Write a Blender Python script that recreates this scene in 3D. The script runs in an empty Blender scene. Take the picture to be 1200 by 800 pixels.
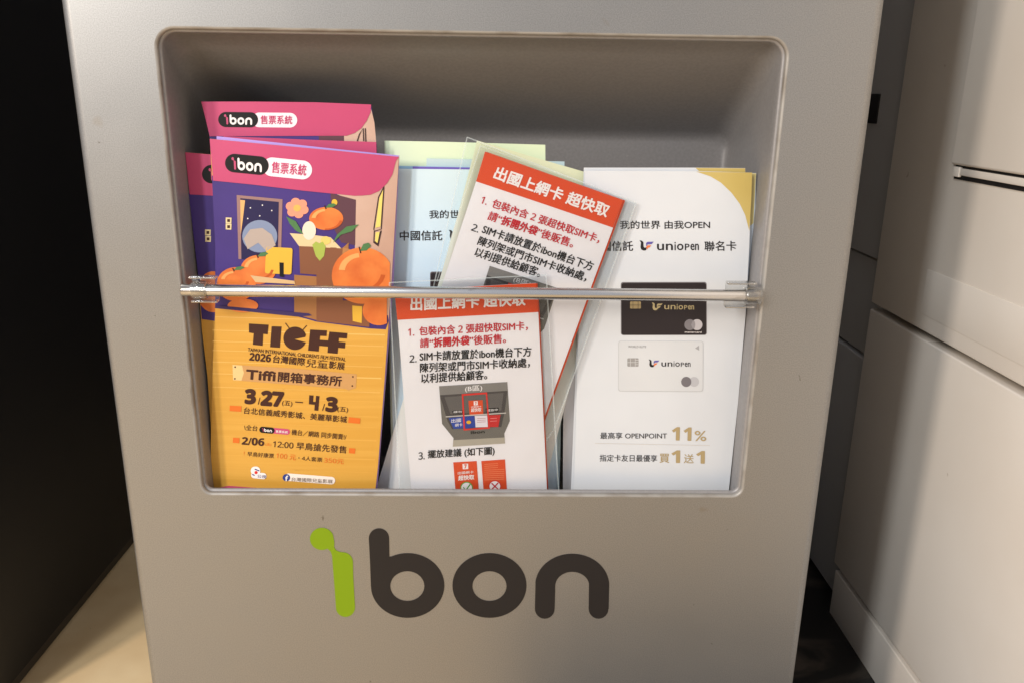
import bpy, bmesh, math, random
from mathutils import Vector, Matrix
from mathutils.geometry import tessellate_polygon
random.seed(7)
SC = bpy.context.scene
COL = SC.collection

# ------------------------------------------------------------------ camera
F = 966.0                                   # focal length in pixels of the 1200 px wide photograph
N = Vector((-48, 3217, 966)).normalized()   # world down, in camera axes (x right, y down, z forward)
X = Vector((1, .0085, 0)); X.z = -(X.x*N.x + X.y*N.y)/N.z; X.normalize()
Y = X.cross(N)
CAM = Vector((0, -.5, .53))
cd = bpy.data.cameras.new('camera'); cam = bpy.data.objects.new('camera', cd); COL.objects.link(cam)
cd.sensor_width = 36; cd.lens = F/1200*36; cd.clip_start = .01; cd.clip_end = 50
def w(v): return Vector((v.dot(X), v.dot(Y), -v.dot(N)))
cx, cy, cz = w(Vector((1, 0, 0))), w(Vector((0, -1, 0))), w(Vector((0, 0, -1)))
M4 = Matrix.Identity(4)
for i in range(3):
    M4[i][0], M4[i][1], M4[i][2], M4[i][3] = cx[i], cy[i], cz[i], CAM[i]
cam.matrix_world = M4
SC.camera = cam

# ------------------------------------------------------------------ world, lamps, exposure
world = bpy.data.worlds.new('World'); SC.world = world; world.use_nodes = True
bg = world.node_tree.nodes['Background']; bg.inputs[0].default_value = (.90, .92, 1.0, 1); bg.inputs[1].default_value = .62
def lamp(name, loc, target, size, power, col, sy=None):
    l = bpy.data.lights.new(name, 'AREA'); l.energy = power; l.color = col; l.size = size
    if sy: l.shape = 'RECTANGLE'; l.size_y = sy
    o = bpy.data.objects.new(name, l); COL.objects.link(o); o.location = loc
    o.rotation_euler = (Vector(target)-Vector(loc)).to_track_quat('-Z', 'Y').to_euler()
    return o
lamp('shelf_lamp_warm', (-1.32, -1.30, 1.14), (.1, 0, .5), .16, 21, (1, .88, .76), .5)
lamp('upright_lamp_neutral', (-1.03, -1.46, 1.55), (.1, 0, .4), .16, 25, (.95, .985, 1), 1.3)  # tall upright strip below ceiling height, shaped for sharp vertical shadow edges
SC.view_settings.view_transform = 'Standard'; SC.view_settings.look = 'None'
SC.view_settings.gamma = 1; SC.view_settings.use_curve_mapping = False
SC.view_settings.exposure = 0.0

# ------------------------------------------------------------------ helpers
def lin(c): c /= 255; return c/12.92 if c <= .04045 else ((c+.055)/1.055)**2.4
def rgb(c): return (lin(c[0]), lin(c[1]), lin(c[2]), 1)
MC = {}
def mat(name, c, rough=.5, metal=0, spec=.5, coat=0):
    key = (name, tuple(c), rough, metal)
    if key in MC: return MC[key]
    m = bpy.data.materials.new(name); m.use_nodes = True
    b = m.node_tree.nodes['Principled BSDF']
    b.inputs['Base Color'].default_value = rgb(c); b.inputs['Roughness'].default_value = rough
    b.inputs['Metallic'].default_value = metal; b.inputs['Specular IOR Level'].default_value = spec
    b.inputs['Coat Weight'].default_value = coat
    MC[key] = m; return m
def noise(m, scale, detail, inp_vec=None, sc=(1, 1, 1)):
    nt = m.node_tree; tc = nt.nodes.new('ShaderNodeTexCoord'); mp = nt.nodes.new('ShaderNodeMapping')
    mp.inputs['Scale'].default_value = sc; nt.links.new(tc.outputs['Object'], mp.inputs[0])
    n = nt.nodes.new('ShaderNodeTexNoise'); n.inputs['Scale'].default_value = scale; n.inputs['Detail'].default_value = detail
    nt.links.new(mp.outputs[0], n.inputs['Vector']); return n
def tint(m, n, c0, c1, p0=.35, p1=.65, base=None):
    nt = m.node_tree; r = nt.nodes.new('ShaderNodeValToRGB')
    r.color_ramp.elements[0].position = p0; r.color_ramp.elements[1].position = p1
    r.color_ramp.elements[0].color = rgb(c0); r.color_ramp.elements[1].color = rgb(c1)
    nt.links.new(n.outputs[0], r.inputs[0])
    nt.links.new(r.outputs[0], m.node_tree.nodes['Principled BSDF'].inputs['Base Color']); return r
def bump(m, n, strength, dist=.001):
    nt = m.node_tree; b = nt.nodes.new('ShaderNodeBump'); b.inputs['Strength'].default_value = strength
    b.inputs['Distance'].default_value = dist
    nt.links.new(n.outputs[0], b.inputs['Height']); nt.links.new(b.outputs[0], nt.nodes['Principled BSDF'].inputs['Normal'])
def paper(name, c0, c1=None, rough=.42, scale=12, bmp=.25):
    if (name, tuple(c0), 'p') in MC: return MC[(name, tuple(c0), 'p')]
    m = mat(name, c0, rough, 0, .35); c1 = c1 or tuple(max(0, int(v*.955)) for v in c0)
    tint(m, noise(m, scale, 3), c1, c0, .3, .6)
    bump(m, noise(m, 15, 2), bmp*1.7, .0014)
    MC[(name, tuple(c0), 'p')] = m; return m
def speck(m, scale, thr, col, amt=.55):
    """sparse little dirt marks mixed over whatever drives Base Color"""
    nt = m.node_tree; b = nt.nodes['Principled BSDF']; tc = nt.nodes.new('ShaderNodeTexCoord')
    dn = nt.nodes.new('ShaderNodeTexNoise'); dn.inputs['Scale'].default_value = scale*2.5
    nt.links.new(tc.outputs['Object'], dn.inputs['Vector'])
    mx0 = nt.nodes.new('ShaderNodeMixRGB'); mx0.blend_type = 'LINEAR_LIGHT'; mx0.inputs[0].default_value = .012
    nt.links.new(tc.outputs['Object'], mx0.inputs[1]); nt.links.new(dn.outputs['Color'], mx0.inputs[2])
    v = nt.nodes.new('ShaderNodeTexVoronoi'); v.inputs['Scale'].default_value = scale
    nt.links.new(mx0.outputs[0], v.inputs['Vector'])
    r = nt.nodes.new('ShaderNodeValToRGB'); r.color_ramp.elements[0].position = 0; r.color_ramp.elements[0].color = (1, 1, 1, 1)
    r.color_ramp.elements[1].position = thr; r.color_ramp.elements[1].color = (0, 0, 0, 1)
    nt.links.new(v.outputs['Distance'], r.inputs[0])
    mx = nt.nodes.new('ShaderNodeMixRGB'); mx.inputs[2].default_value = rgb(col)
    mul = nt.nodes.new('ShaderNodeMath'); mul.operation = 'MULTIPLY'; mul.inputs[1].default_value = amt
    nt.links.new(r.outputs[0], mul.inputs[0]); nt.links.new(mul.outputs[0], mx.inputs[0])
    src = b.inputs['Base Color'].links
    if src: nt.links.new(src[0].from_socket, mx.inputs[1])
    else: mx.inputs[1].default_value = b.inputs['Base Color'].default_value
    nt.links.new(mx.outputs[0], b.inputs['Base Color'])

def link(name, me, m=None, parent=None):
    o = bpy.data.objects.new(name, me); COL.objects.link(o)
    if m is not None: me.materials.append(m)
    if parent is not None: o.parent = parent
    return o
def tag(o, label=None, cat=None, group=None, kind=None):
    if label: o['label'] = label
    if cat: o['category'] = cat
    if group: o['group'] = group
    if kind: o['kind'] = kind
    return o
def empty(name, label, cat, loc=(0, 0, 0), group=None):
    o = bpy.data.objects.new(name, None); COL.objects.link(o); o.empty_display_size = .02
    return tag(o, label, cat, group)
def smooth(me, ang=35):
    for p in me.polygons: p.use_smooth = True
    me.set_sharp_from_angle(angle=math.radians(ang))
def box(name, lo, hi, m, parent=None, bev=.002, seg=3):
    bm = bmesh.new(); bmesh.ops.create_cube(bm, size=1)
    for v in bm.verts:
        v.co = Vector([lo[i] if v.co[i] < 0 else hi[i] for i in range(3)])
    if bev: bmesh.ops.bevel(bm, geom=bm.edges[:], offset=bev, segments=seg, affect='EDGES', profile=.5)
    me = bpy.data.meshes.new(name); bm.to_mesh(me); bm.free(); smooth(me)
    return link(name, me, m, parent)

def ray(u, v):
    d = Vector((u-600, v-400, F)); return w(d)
def ony(u, v, y=0):                       # point where the line of sight meets the upright plane at depth y
    d = ray(u, v); return CAM + d*((y-CAM.y)/d.y)
def onx(u, v, x):
    d = ray(u, v); return CAM + d*((x-CAM.x)/d.x)
FLOORZ = .2548
class Surf:                               # the gently bowed upright sheet a leaflet lies in
    def __init__(s, y0, lean=.02, bow=0, xc=0, curl=0, ztop=.5, rip=0, ph=0):
        y0 = .0105+(y0-.0105)*.5
        s.y0, s.lean, s.bow, s.xc, s.curl, s.ztop, s.rip, s.ph = y0, lean, bow, xc, curl, ztop, rip, ph
    def y(s, x, z):
        t = (x-s.xc)/.055
        return (s.y0 + s.lean*(z-.27) + s.bow*t*t + s.curl*max(0, (z-.40)/.1)**2*(.4+.6*t*t)
                + s.rip*math.sin(z*38+s.ph)*math.cos(x*30+s.ph))
    def hit(s, u, v, off=0):
        y = s.y0
        for _ in range(7):
            p = ony(u, v, y); y = s.y(p.x, max(p.z, FLOORZ))
        p = ony(u, v, y)
        if p.z < FLOORZ: p.z = FLOORZ; p.y = s.y(p.x, p.z)
        p.y -= off; return p
def area2(p): return sum(p[i][0]*p[(i+1) % len(p)][1]-p[(i+1) % len(p)][0]*p[i][1] for i in range(len(p)))
def region(polys, step=None):
    """bmesh of flat polygons (outer + holes) in pixel space, cut on a grid"""
    bm = bmesh.new()
    loops = [[Vector((p[0], p[1], 0)) for p in pl] for pl in polys]
    tris = tessellate_polygon(loops); flat = [p for l in loops for p in l]
    vs = [bm.verts.new(p) for p in flat]
    for t in tris:
        try: bm.faces.new([vs[i] for i in t])
        except ValueError: pass
    if step:
        for ax in (0, 1):
            lo = min(p[ax] for p in flat); hi = max(p[ax] for p in flat); k = lo+step
            while k < hi-1e-3:
                co = Vector((0, 0, 0)); co[ax] = k; no = Vector((0, 0, 0)); no[ax] = 1
                bmesh.ops.bisect_plane(bm, geom=bm.verts[:]+bm.edges[:]+bm.faces[:], plane_co=co, plane_no=no); k += step
    return bm
def decal(name, polys, surf, off, m, parent, step=14, thick=0, lift=None):
    if not isinstance(polys[0][0], (tuple, list, Vector)): polys = [polys]
    xs = [p[0] for p in polys[0]]; ys = [p[1] for p in polys[0]]
    if max(max(xs)-min(xs), max(ys)-min(ys)) < step*1.4: step = None
    bm = region(polys, step)
    for v in bm.verts: v.co = surf.hit(v.co.x, v.co.y, off)
    bmesh.ops.remove_doubles(bm, verts=bm.verts[:], dist=1e-7)
    for f in bm.faces:
        f.normal_update()
        if f.normal.y > 0: f.normal_flip()
    if thick:
        r = bmesh.ops.extrude_face_region(bm, geom=bm.faces[:])
        for g in r['geom']:
            if isinstance(g, bmesh.types.BMVert): g.co.y -= 0
        base = set(g for g in r['geom'] if isinstance(g, bmesh.types.BMVert))
        for v in bm.verts:
            if v not in base: v.co.y += thick
        bmesh.ops.recalc_face_normals(bm, faces=bm.faces[:])
    me = bpy.data.meshes.new(name); bm.to_mesh(me); bm.free()
    if thick: smooth(me, 30)
    else:
        for p in me.polygons: p.use_smooth = True
    return link(name, me, m, parent)
TC = {}
def glyphs(s, bold):
    bold = 0
    if (s, bold) in TC: return TC[(s, bold)]
    c = bpy.data.curves.new('t', 'FONT'); c.body = s; c.resolution_u = 3
    o = bpy.data.objects.new('t', c); COL.objects.link(o)
    dg = bpy.context.evaluated_depsgraph_get()
    me = bpy.data.meshes.new_from_object(o.evaluated_get(dg))
    vs = [(v.co.x, v.co.y) for v in me.vertices]; fs = [tuple(p.vertices) for p in me.polygons]
    bpy.data.objects.remove(o); bpy.data.curves.remove(c); bpy.data.meshes.remove(me)
    TC[(s, bold)] = (vs, fs); return vs, fs
def text(s, bl, br, h, surf, off, m, parent, bold=.008, up=None, name='text_line'):
    s = ''.join(chr((0x1D7EC if bold >= .02 else 0x1D7E2)+ord(ch)-48) if ch.isdigit() else ch for ch in s)
    vs, fs = glyphs(s, bold)
    x0 = min(v[0] for v in vs); x1 = max(v[0] for v in vs); y0 = min(v[1] for v in vs); y1 = max(v[1] for v in vs)
    bl = Vector(bl); br = Vector(br); d = br-bl
    u = Vector((d.y, -d.x)).normalized() if up is None else Vector(up).normalized()
    me = bpy.data.meshes.new(name)
    e = h/(y1-y0); du = d.normalized()*e*bold; dv = u*e*bold
    sh = [(0, 0)] if bold < .004 else ([(-1, 0), (1, 0), (0, .8), (0, -.8)] if bold < .025 else
         [(-1, 0), (1, 0), (0, 1), (0, -1), (.7, .7), (-.7, .7), (.7, -.7), (-.7, -.7)])
    V, Fc = [], []
    for k, (sx, sy) in enumerate(sh):
        n0 = len(V)
        V += [surf.hit(*(bl + d*((v[0]-x0)/(x1-x0)) + u*(h*(v[1]-y0)/(y1-y0)) + du*sx + dv*sy), off+k*7e-6) for v in vs]
        Fc += [tuple(i+n0 for i in f) for f in fs]
    me.from_pydata(V, [], Fc)
    bm = bmesh.new(); bm.from_mesh(me)
    for f in bm.faces:
        f.normal_update()
        if f.normal.y > 0: f.normal_flip()
    bm.to_mesh(me); bm.free()
    return link(name, me, m, parent)
def ell(c, rx, ry, n=36, a=0, t0=0, t1=360, close=True):
    r = []
    k = n if close and t1-t0 >= 360 else n+1
    for i in range(k):
        t = math.radians(t0+(t1-t0)*i/n); x, y = rx*math.cos(t), ry*math.sin(t)
        r.append((c[0]+x*math.cos(a)-y*math.sin(a), c[1]+x*math.sin(a)+y*math.cos(a)))
    return r
def pill(c, hw, hh, a=0, n=10, r=None):
    r = hh if r is None else r; o = []
    for sx, sy, t0 in ((1, -1, -90), (1, 1, 0), (-1, 1, 90), (-1, -1, 180)):
        for i in range(n+1):
            t = math.radians(t0+90*i/n); x = sx*(hw-r)+r*math.cos(t); y = sy*(hh-r)+r*math.sin(t)
            o.append((c[0]+x*math.cos(a)-y*math.sin(a), c[1]+x*math.sin(a)+y*math.cos(a)))
    return o
def stroke(pts, wd):
    """ribbon polygon along a line"""
    L, R = [], []
    for i, p in enumerate(pts):
        a = Vector(pts[max(0, i-1)]); b = Vector(pts[min(len(pts)-1, i+1)]); d = (b-a).normalized(); n = Vector((-d.y, d.x))*wd/2
        L.append(tuple(Vector(p)+n)); R.append(tuple(Vector(p)-n))
    return L + R[::-1]
# pixel frames of the enlarged crops the shapes were measured in
def Z1(*p): return [(200+x/3.2, 100+y/3.2) for x, y in p]
def Z2(*p): return [(200+x/2.857, 320+y/2.857) for x, y in p]
def Z3(*p): return [(430+x/3.635, 140+y/3.636) for x, y in p]
def Z4(*p): return [(430+x/2.857, 320+y/2.857) for x, y in p]
def Z5(*p): return [(640+x/3.638, 180+y/3.636) for x, y in p]
def Z7(*p): return [(330+x/2.857, 590+y/2.857) for x, y in p]
def ZP(*p): return [(500+x/5.717, 440+y/5.714) for x, y in p]
def ZC(*p): return [(700+x/5.333, 320+y/5.333) for x, y in p]
def ZT(*p): return [(240+x/5.714, 370+y/5.714) for x, y in p]
def ZU(*p): return [(240+x/5.714, 470+y/5.714) for x, y in p]
def ZV(*p): return [(690+x/6.316, 480+y/6.318) for x, y in p]

# ------------------------------------------------------------------ materials of the setting
steel = mat('silver_paint', (150, 149, 147), .40, .75, .5)
tint(steel, noise(steel, 1500, 1), (144, 143, 141), (157, 156, 154), .35, .65); speck(steel, 15, .05, (134, 120, 98), .55)
bump(steel, noise(steel, 2200, 1), .05, .0002); speck(steel, 30, .032, (70, 58, 44), .8)
rn = noise(steel, 26, 6); rmp = steel.node_tree.nodes.new('ShaderNodeMapRange'); rmp.inputs['From Min'].default_value = .35; rmp.inputs['From Max'].default_value = .65
rmp.inputs['To Min'].default_value = .385; rmp.inputs['To Max'].default_value = .42; steel.node_tree.links.new(rn.outputs[0], rmp.inputs[0])
steel.node_tree.links.new(rmp.outputs[0], steel.node_tree.nodes['Principled BSDF'].inputs['Roughness'])
linerm = mat('recess_grey', (146, 143, 142), .46, .35, .5); tint(linerm, noise(linerm, 500, 1), (143, 140, 139), (149, 146, 145))
bump(linerm, noise(linerm, 900, 2), .08, .0004); speck(linerm, 34, .04, (190, 186, 178), .7)
rimm = mat('rim_edge', (150, 146, 140), .5, .3); tint(rimm, noise(rimm, 40, 5), (126, 118, 108), (160, 156, 150), .3, .55)
white_m = mat('cabinet_white', (226, 221, 216), .4, .0, .5); tint(white_m, noise(white_m, 6, 5), (236, 226, 214), (243, 235, 225)); speck(white_m, 22, .05, (150, 124, 90))
black_m = mat('black_cabinet', (24, 24, 27), .5, 0, .3); speck(black_m, 70, .05, (90, 90, 92))
dark_m = mat('dark_gap', (22, 19, 18), .7)
grey_rail = mat('grey_rail', (186, 184, 183), .45)
floor_m = mat('floor_tile', (224, 200, 160), .5)
rr = tint(floor_m, noise(floor_m, 9, 8), (218, 180, 128), (248, 220, 174), .25, .7); speck(floor_m, 30, .05, (70, 48, 30))
chrome = mat('steel_rod', (200, 195, 188), .24, 1)
tint(chrome, noise(chrome, 60, 6, sc=(.4, 1, 1)), (136, 128, 120), (202, 201, 200), .3, .40)
logo_dark = mat('logo_charcoal', (34, 30, 29), .55, 0, .3); logo_green = mat('logo_lime', (122, 150, 8), .5, 0, .3)

# ------------------------------------------------------------------ floor
box('floor', (-3, -3.5, -.05), (3, 2.5, 0), floor_m, bev=0)
tag(bpy.data.objects['floor'], kind='structure')
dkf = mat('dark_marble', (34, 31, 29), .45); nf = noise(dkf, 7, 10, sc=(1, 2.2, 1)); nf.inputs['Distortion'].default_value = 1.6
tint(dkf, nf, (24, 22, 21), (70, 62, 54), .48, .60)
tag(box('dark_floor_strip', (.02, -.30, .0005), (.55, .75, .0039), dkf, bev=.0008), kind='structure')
tag(box('added_back_wall', (-2.5, .76, 0), (2.5, .86, 2.4), mat('wall_grey', (120, 116, 112), .7), bev=0), kind='structure')  # back wall added to keep ambient light from behind out of the gaps

# ------------------------------------------------------------------ kiosk
kiosk = empty('kiosk', 'silver grey self-service kiosk with a recessed leaflet bin and a green and charcoal logo', 'kiosk')
KX0, KX1, KZ0, KZ1 = -.2452, .2214, .004, 1.05
HX0, HX1, HZ0, HZ1 = -.1930, .1672, .2730, .5622
def rrect(x0, x1, z0, z1, rt, rb, n=8):
    o = []
    for cx_, cz_, r, t0 in ((x1-rt, z1-rt, rt, 0), (x0+rt, z1-rt, rt, 90), (x0+rb, z0+rb, rb, 180), (x1-rb, z0+rb, rb, 270)):
        for i in range(n+1):
            t = math.radians(t0+90*i/n); o.append((cx_+r*math.cos(t), cz_+r*math.sin(t)))
    return o
def loft(name, secs, m, parent, cap=False, flip=False):
    bm = bmesh.new(); rings = []
    for y, ring in secs: rings.append([bm.verts.new((x, y, z)) for x, z in ring])
    n = len(rings[0])
    for a, b in zip(rings, rings[1:]):
        for i in range(n): bm.faces.new([a[i], a[(i+1) % n], b[(i+1) % n], b[i]])
    if cap: bm.faces.new(rings[-1])
    bmesh.ops.recalc_face_normals(bm, faces=bm.faces[:])
    me = bpy.data.meshes.new(name); bm.to_mesh(me); bm.free(); smooth(me, 50)
    return link(name, me, m, parent)
def hole(g, dzb=0, dzt=0, rt=.0105, rb=.006): return rrect(HX0-g, HX1+g, HZ0-g+dzb, HZ1+g-dzt, rt+g, rb+g)
# front sheet with the opening cut out
bm = region([[(KX0+.006, -(KZ0+.006)), (KX1-.006, -(KZ0+.006)), (KX1-.006, -(KZ1-.006)), (KX0+.006, -(KZ1-.006))],
             [(x, -z) for x, z in hole(.0016)]])
for v in bm.verts: v.co = Vector((v.co.x, 0, -v.co.y))
for f in bm.faces:
    f.normal_update()
    if f.normal.y > 0: f.normal_flip()
me = bpy.data.meshes.new('front_panel'); bm.to_mesh(me); bm.free(); link('front_panel', me, steel, kiosk)
R = .006
secs = []
for i in range(7):
    t = math.radians(90*i/6); g = R*math.sin(t)
    secs.append((R-R*math.cos(t), rrect(KX0+R-g, KX1-R+g, KZ0+R-g, KZ1-R+g, max(g, .0001)+.0005, max(g, .0001)+.0005, 4)))
secs.append((.42, secs[-1][1]))
loft('side_shell', secs, steel, kiosk, cap=True)
# rolled lip, a fine step, and the liner of the bin
secs = [(.0016-.0016*math.cos(math.radians(90*i/5)), hole(.0016-.0016*math.sin(math.radians(90*i/5)))) for i in range(6)]
secs.append((.0028, hole(0)))
loft('rolled_lip', secs, rimm, kiosk)
loft('bin_rim', [(.0028, hole(0)), (.0029, hole(-.0008)), (.0036, hole(-.0014)), (.0046, hole(-.0016))], linerm, kiosk)
B = [(.0046, hole(-.0016)), (.0072, hole(-.0020, dzb=-.012, rb=.008)), (.010, hole(-.0020, dzb=-.0205, rb=.009))]
zb = HZ0-.0205
def sec(y, zt, g=0, r=.014): return rrect(HX0+.002+g, HX1-.002-g, HZ0-.0205+g*.4, zt-g*.6, r, .009)
for y, zt in ((.02, .5535), (.05, .536), (.08, .5175), (.093, .5085)):
    B.append((y, sec(y, zt, r=.0125)))
for i in range(1, 6):
    t = math.radians(90*i/5); B.append((.0945+.0055*math.sin(t), sec(0, .5075-.0012*i, g=.0045*(1-math.cos(t)), r=.011)))
loft('bin_liner', B, linerm, kiosk, cap=True)
# the logo on the front
class Flat:
    def __init__(s, y): s.y0 = y
    def hit(s, u, v, off=0): p = ony(u, v, s.y0); p.y -= off; return p
PF = Flat(0)
def arc(cx_, cy_, rx, ry, a0, a1, n=24):
    return [(cx_+rx*math.cos(math.radians(a0+(a1-a0)*i/n)), cy_+ry*math.sin(math.radians(a0+(a1-a0)*i/n))) for i in range(n+1)]
LOGO = dict(
    i=[arc(135, 116, 40, 37, 62, 338, 26) + [(177, 128), (176, 143), (182, 154), (196, 160)] + arc(206, 194, 33, 33, -80, 0, 8)
       + [(240, 240), (246, 345)] + arc(214, 346, 32, 31, 0, 180, 12) + [(179, 300), (171, 200), (169, 172), (164, 158)]],
    b=[arc(326, 114, 34, 33, 180, 360, 14) + [(361, 176)] + arc(422, 272, 123, 108, -116, 170, 44) + [(299, 272), (296, 190)],
       ell((421, 274), 57, 50)],
    o=[ell((696, 272), 124, 108, 56), ell((696, 274), 57, 50)],
    n=[arc(881, 350, 33, 33, 0, 180, 12)[0:13] + [(850, 262)] + arc(973, 272, 124, 106, -175, -4, 36) + [(1095, 350)] + arc(1061, 350, 33, 33, 0, 180, 12)
       + [(1029, 262)] + arc(973, 274, 57, 48, 0, -180, 20) + [(916, 290)]])
for k in 'ibon':
    o = decal('logo_letter', [Z7(*pl) for pl in LOGO[k]], PF, .0003, logo_green if k == 'i' else logo_dark, kiosk, step=400, thick=.00025)
    if k == 'i': o['label'] = 'lime green letter i with a detached round dot joined at its corner'
# rod across the opening with two clear clips
def tube(name, p0, p1, r, m, parent, n=24, ri=None, cap=True):
    p0 = Vector(p0); p1 = Vector(p1); d = (p1-p0).normalized(); a = d.orthogonal().normalized(); b = d.cross(a)
    bm = bmesh.new(); L = (p1-p0).length; e = min(r*.25, L*.2)
    prof = [(0, r-e), (e*.3, r-e*.3), (e, r), (L-e, r), (L-e*.3, r-e*.3), (L, r-e)]
    if ri: prof += [(L, ri), (0, ri), (0, r-e)]
    rings = [[bm.verts.new(p0+d*t+(a*math.cos(2*math.pi*k/n)+b*math.sin(2*math.pi*k/n))*q) for k in range(n)] for t, q in prof]
    for A, C in zip(rings, rings[1:]):
        for k in range(n): bm.faces.new([A[k], A[(k+1) % n], C[(k+1) % n], C[k]])
    if not ri: bm.faces.new(rings[0]); bm.faces.new(rings[-1])
    bmesh.ops.remove_doubles(bm, verts=bm.verts[:], dist=1e-7)
    bmesh.ops.recalc_face_normals(bm, faces=bm.faces[:])
    me = bpy.data.meshes.new(name); bm.to_mesh(me); bm.free(); smooth(me, 40); return link(name, me, m, parent)
RY = -.0042; a_, b_ = ony(213, 340.2, RY), ony(890, 346.8, RY)
zr = (a_.z+b_.z)/2
rod = tube('retaining_rod', (a_.x, RY, a_.z), (b_.x, RY, b_.z), .0037, chrome, kiosk)
clear = bpy.data.materials.new('clear_plastic'); clear.use_nodes = True
nt = clear.node_tree; nt.nodes.clear(); out = nt.nodes.new('ShaderNodeOutputMaterial'); mx = nt.nodes.new('ShaderNodeMixShader')
tr = nt.nodes.new('ShaderNodeBsdfTransparent'); tr.inputs[0].default_value = (.93, .93, .92, 1)
gl = nt.nodes.new('ShaderNodeBsdfGlossy'); gl.inputs['Roughness'].default_value = .12
lw = nt.nodes.new('ShaderNodeLayerWeight'); lw.inputs[0].default_value = .35
mr = nt.nodes.new('ShaderNodeMapRange'); mr.inputs['To Min'].default_value = .07; mr.inputs['To Max'].default_value = .75
nt.links.new(lw.outputs['Facing'], mr.inputs[0]); nt.links.new(mr.outputs[0], mx.inputs[0])
nt.links.new(tr.outputs[0], mx.inputs[1]); nt.links.new(gl.outputs[0], mx.inputs[2]); nt.links.new(mx.outputs[0], out.inputs[0])
clip_edge = clear.copy(); clip_edge.name = 'clip_edge'
for nd in clip_edge.node_tree.nodes:
    if nd.type == 'MAP_RANGE': nd.inputs['To Min'].default_value = .3
    if nd.type == 'BSDF_TRANSPARENT': nd.inputs[0].default_value = (.80, .79, .77, 1)
for (u0, u1, r0, r1, vv) in ((222, 253, 225, 243, 340), (852, 886, 873, 892, 346.5)):
    zc = ony(u0, vv, RY).z
    x0, x1 = ony(u0, vv, RY).x, ony(u1, vv, RY).x; q0, q1 = ony(r0, vv, RY).x, ony(r1, vv, RY).x
    c = tube('rod_clip', (q0, RY, zc), (q1, RY, zc), .0056, clear, kiosk, ri=.0042)
    box('clip_plate', (x0, .0004, zc-.0082), (x1, .0018, zc+.0082), clear, c, bev=.0004)
    box('clip_flange', (x0, RY, zc+.0068), (x1, .0004, zc+.0082), clip_edge, c, bev=.0003)
    box('clip_flange', (x0, RY, zc-.0082), (x1, .0004, zc-.0068), clip_edge, c, bev=.0003)

# ------------------------------------------------------------------ print inks
def ink(c, r=.45): return mat('ink', c, r, 0, .3)
BLACKI = ink((14, 12, 13), .6); WHITEI = ink((236, 230, 228)); BROWN = ink((64, 34, 26)); DGREY = ink((58, 56, 58))
PINK = paper('pink_gloss', (192, 74, 114), (184, 68, 106)); ORANGE = paper('orange_red', (214, 78, 40), (208, 72, 36)); REDI = ink((190, 36, 48))
OFF = .00012
PT = .0005
def logo_map(polys, c, sx, sy, tilt):
    """the kiosk's word mark, scaled on to a badge: c is its centre in pixels"""
    return [[(c[0]+(x-596)*sx, c[1]+(y-231)*sy+(x-596)*sx*tilt) for x, y in pl] for pl in polys]
def wordmark(c, width, h, tilt, S, off, parent, ci, cb):
    sx = width/1002; sy = h/302
    for k in 'ibon':
        decal('badge_letter', logo_map(LOGO[k], c, sx, sy, tilt), S, off, ci if k == 'i' else cb, parent, step=400)

# ------------------------------------------------------------------ pink film festival leaflets
yellow = mat('poster_yellow', (226, 178, 84), .42)
n_ = noise(yellow, 14, 3, sc=(.5, 1, 14)); tint(yellow, n_, (206, 152, 58), (212, 160, 68), .38, .66)
blue_p = paper('poster_violet', (68, 50, 122), (58, 42, 108), scale=20)
beige_p = paper('poster_beige', (200, 168, 150), (184, 146, 126), scale=20)
brownd = ink((96, 62, 58)); brown1 = ink((132, 84, 58)); brown2 = ink((160, 110, 66)); orangep = paper('poster_orange', (226, 128, 62), (204, 98, 44), scale=60)
navy = ink((36, 30, 72)); gold = ink((224, 176, 62)); greenp = ink((78, 120, 74)); greenl = ink((164, 178, 80)); peach = ink((232, 150, 122))
lilac = paper('paper_lilac', (176, 150, 226))
def leaflet(name, label, outline, S, m, group, cat='leaflet', thick=PT, step=14):
    o = decal(name, outline, S, 0, m, None, step=step, thick=thick)
    return tag(o, label, cat, group)
GP = 'pink and yellow film festival leaflets in the left of the bin'
# front one
SD = Surf(.0135, .015, bow=.0016, xc=-.12, curl=.0008)
D = leaflet('leaflet', 'frontmost pink, violet and yellow festival leaflet, the only one showing its full yellow timetable', [
    (246, 163), (320, 170), (400, 177.5), (467.6, 184.2), (463, 260), (458.5, 334), (451, 440), (443, 545), (437, 600), (247, 600), (247, 520), (249, 440), (252.3, 360), (252.3, 287), (249, 220)], SD, yellow, GP)
DC = (lambda y_: None)
def sub(name, poly, m, lvl=1, S=SD, par=D, **k): return decal(name, poly, S, OFF*lvl, m, par, **k)
sub('violet_scene', [(248.4, 206), (330, 213), (416, 224), (461.3, 284), (458.5, 334), (455.5, 376), (452, 386), (434, 385), (371, 377), (330, 366), (252.3, 358), (252.3, 287), (249, 220)], blue_p, 1)
sub('beige_wall', Z1((603, 400), (760, 400), (835, 300), (857, 262)) + [(467.4, 186), (463, 260), (458.5, 334), (455.5, 376)] + Z1((815, 862), (760, 860), (690, 700), (693, 440)), beige_p, 2)
sub('brown_wall', Z1((600, 405), (695, 430), (692, 600), (640, 590), (603, 520)), ink((92, 60, 70)), 3)
sub('header_band', [(246, 163), (320, 170), (400, 177.5), (467.5, 184.2)] + Z1((845, 285), (832, 335), (812, 368), (782, 397), (750, 411), (720, 414), (690, 415), (500, 396), (300, 372), (160, 358)) , PINK, 4)
sub('window_bar', stroke(Z1((801, 380), (780, 420), (762, 540), (764, 548), (790, 540), (800, 385)), 1.2), ink((58, 40, 40)), 4)
sub('window_pane', Z1((797, 392), (783, 425), (768, 535), (787, 530)), ink((226, 206, 110)), 4)
sub('window_bar', stroke(Z1((764, 548), (762, 590), (778, 604), (790, 545)), 1.2), ink((58, 40, 40)), 4)
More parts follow.
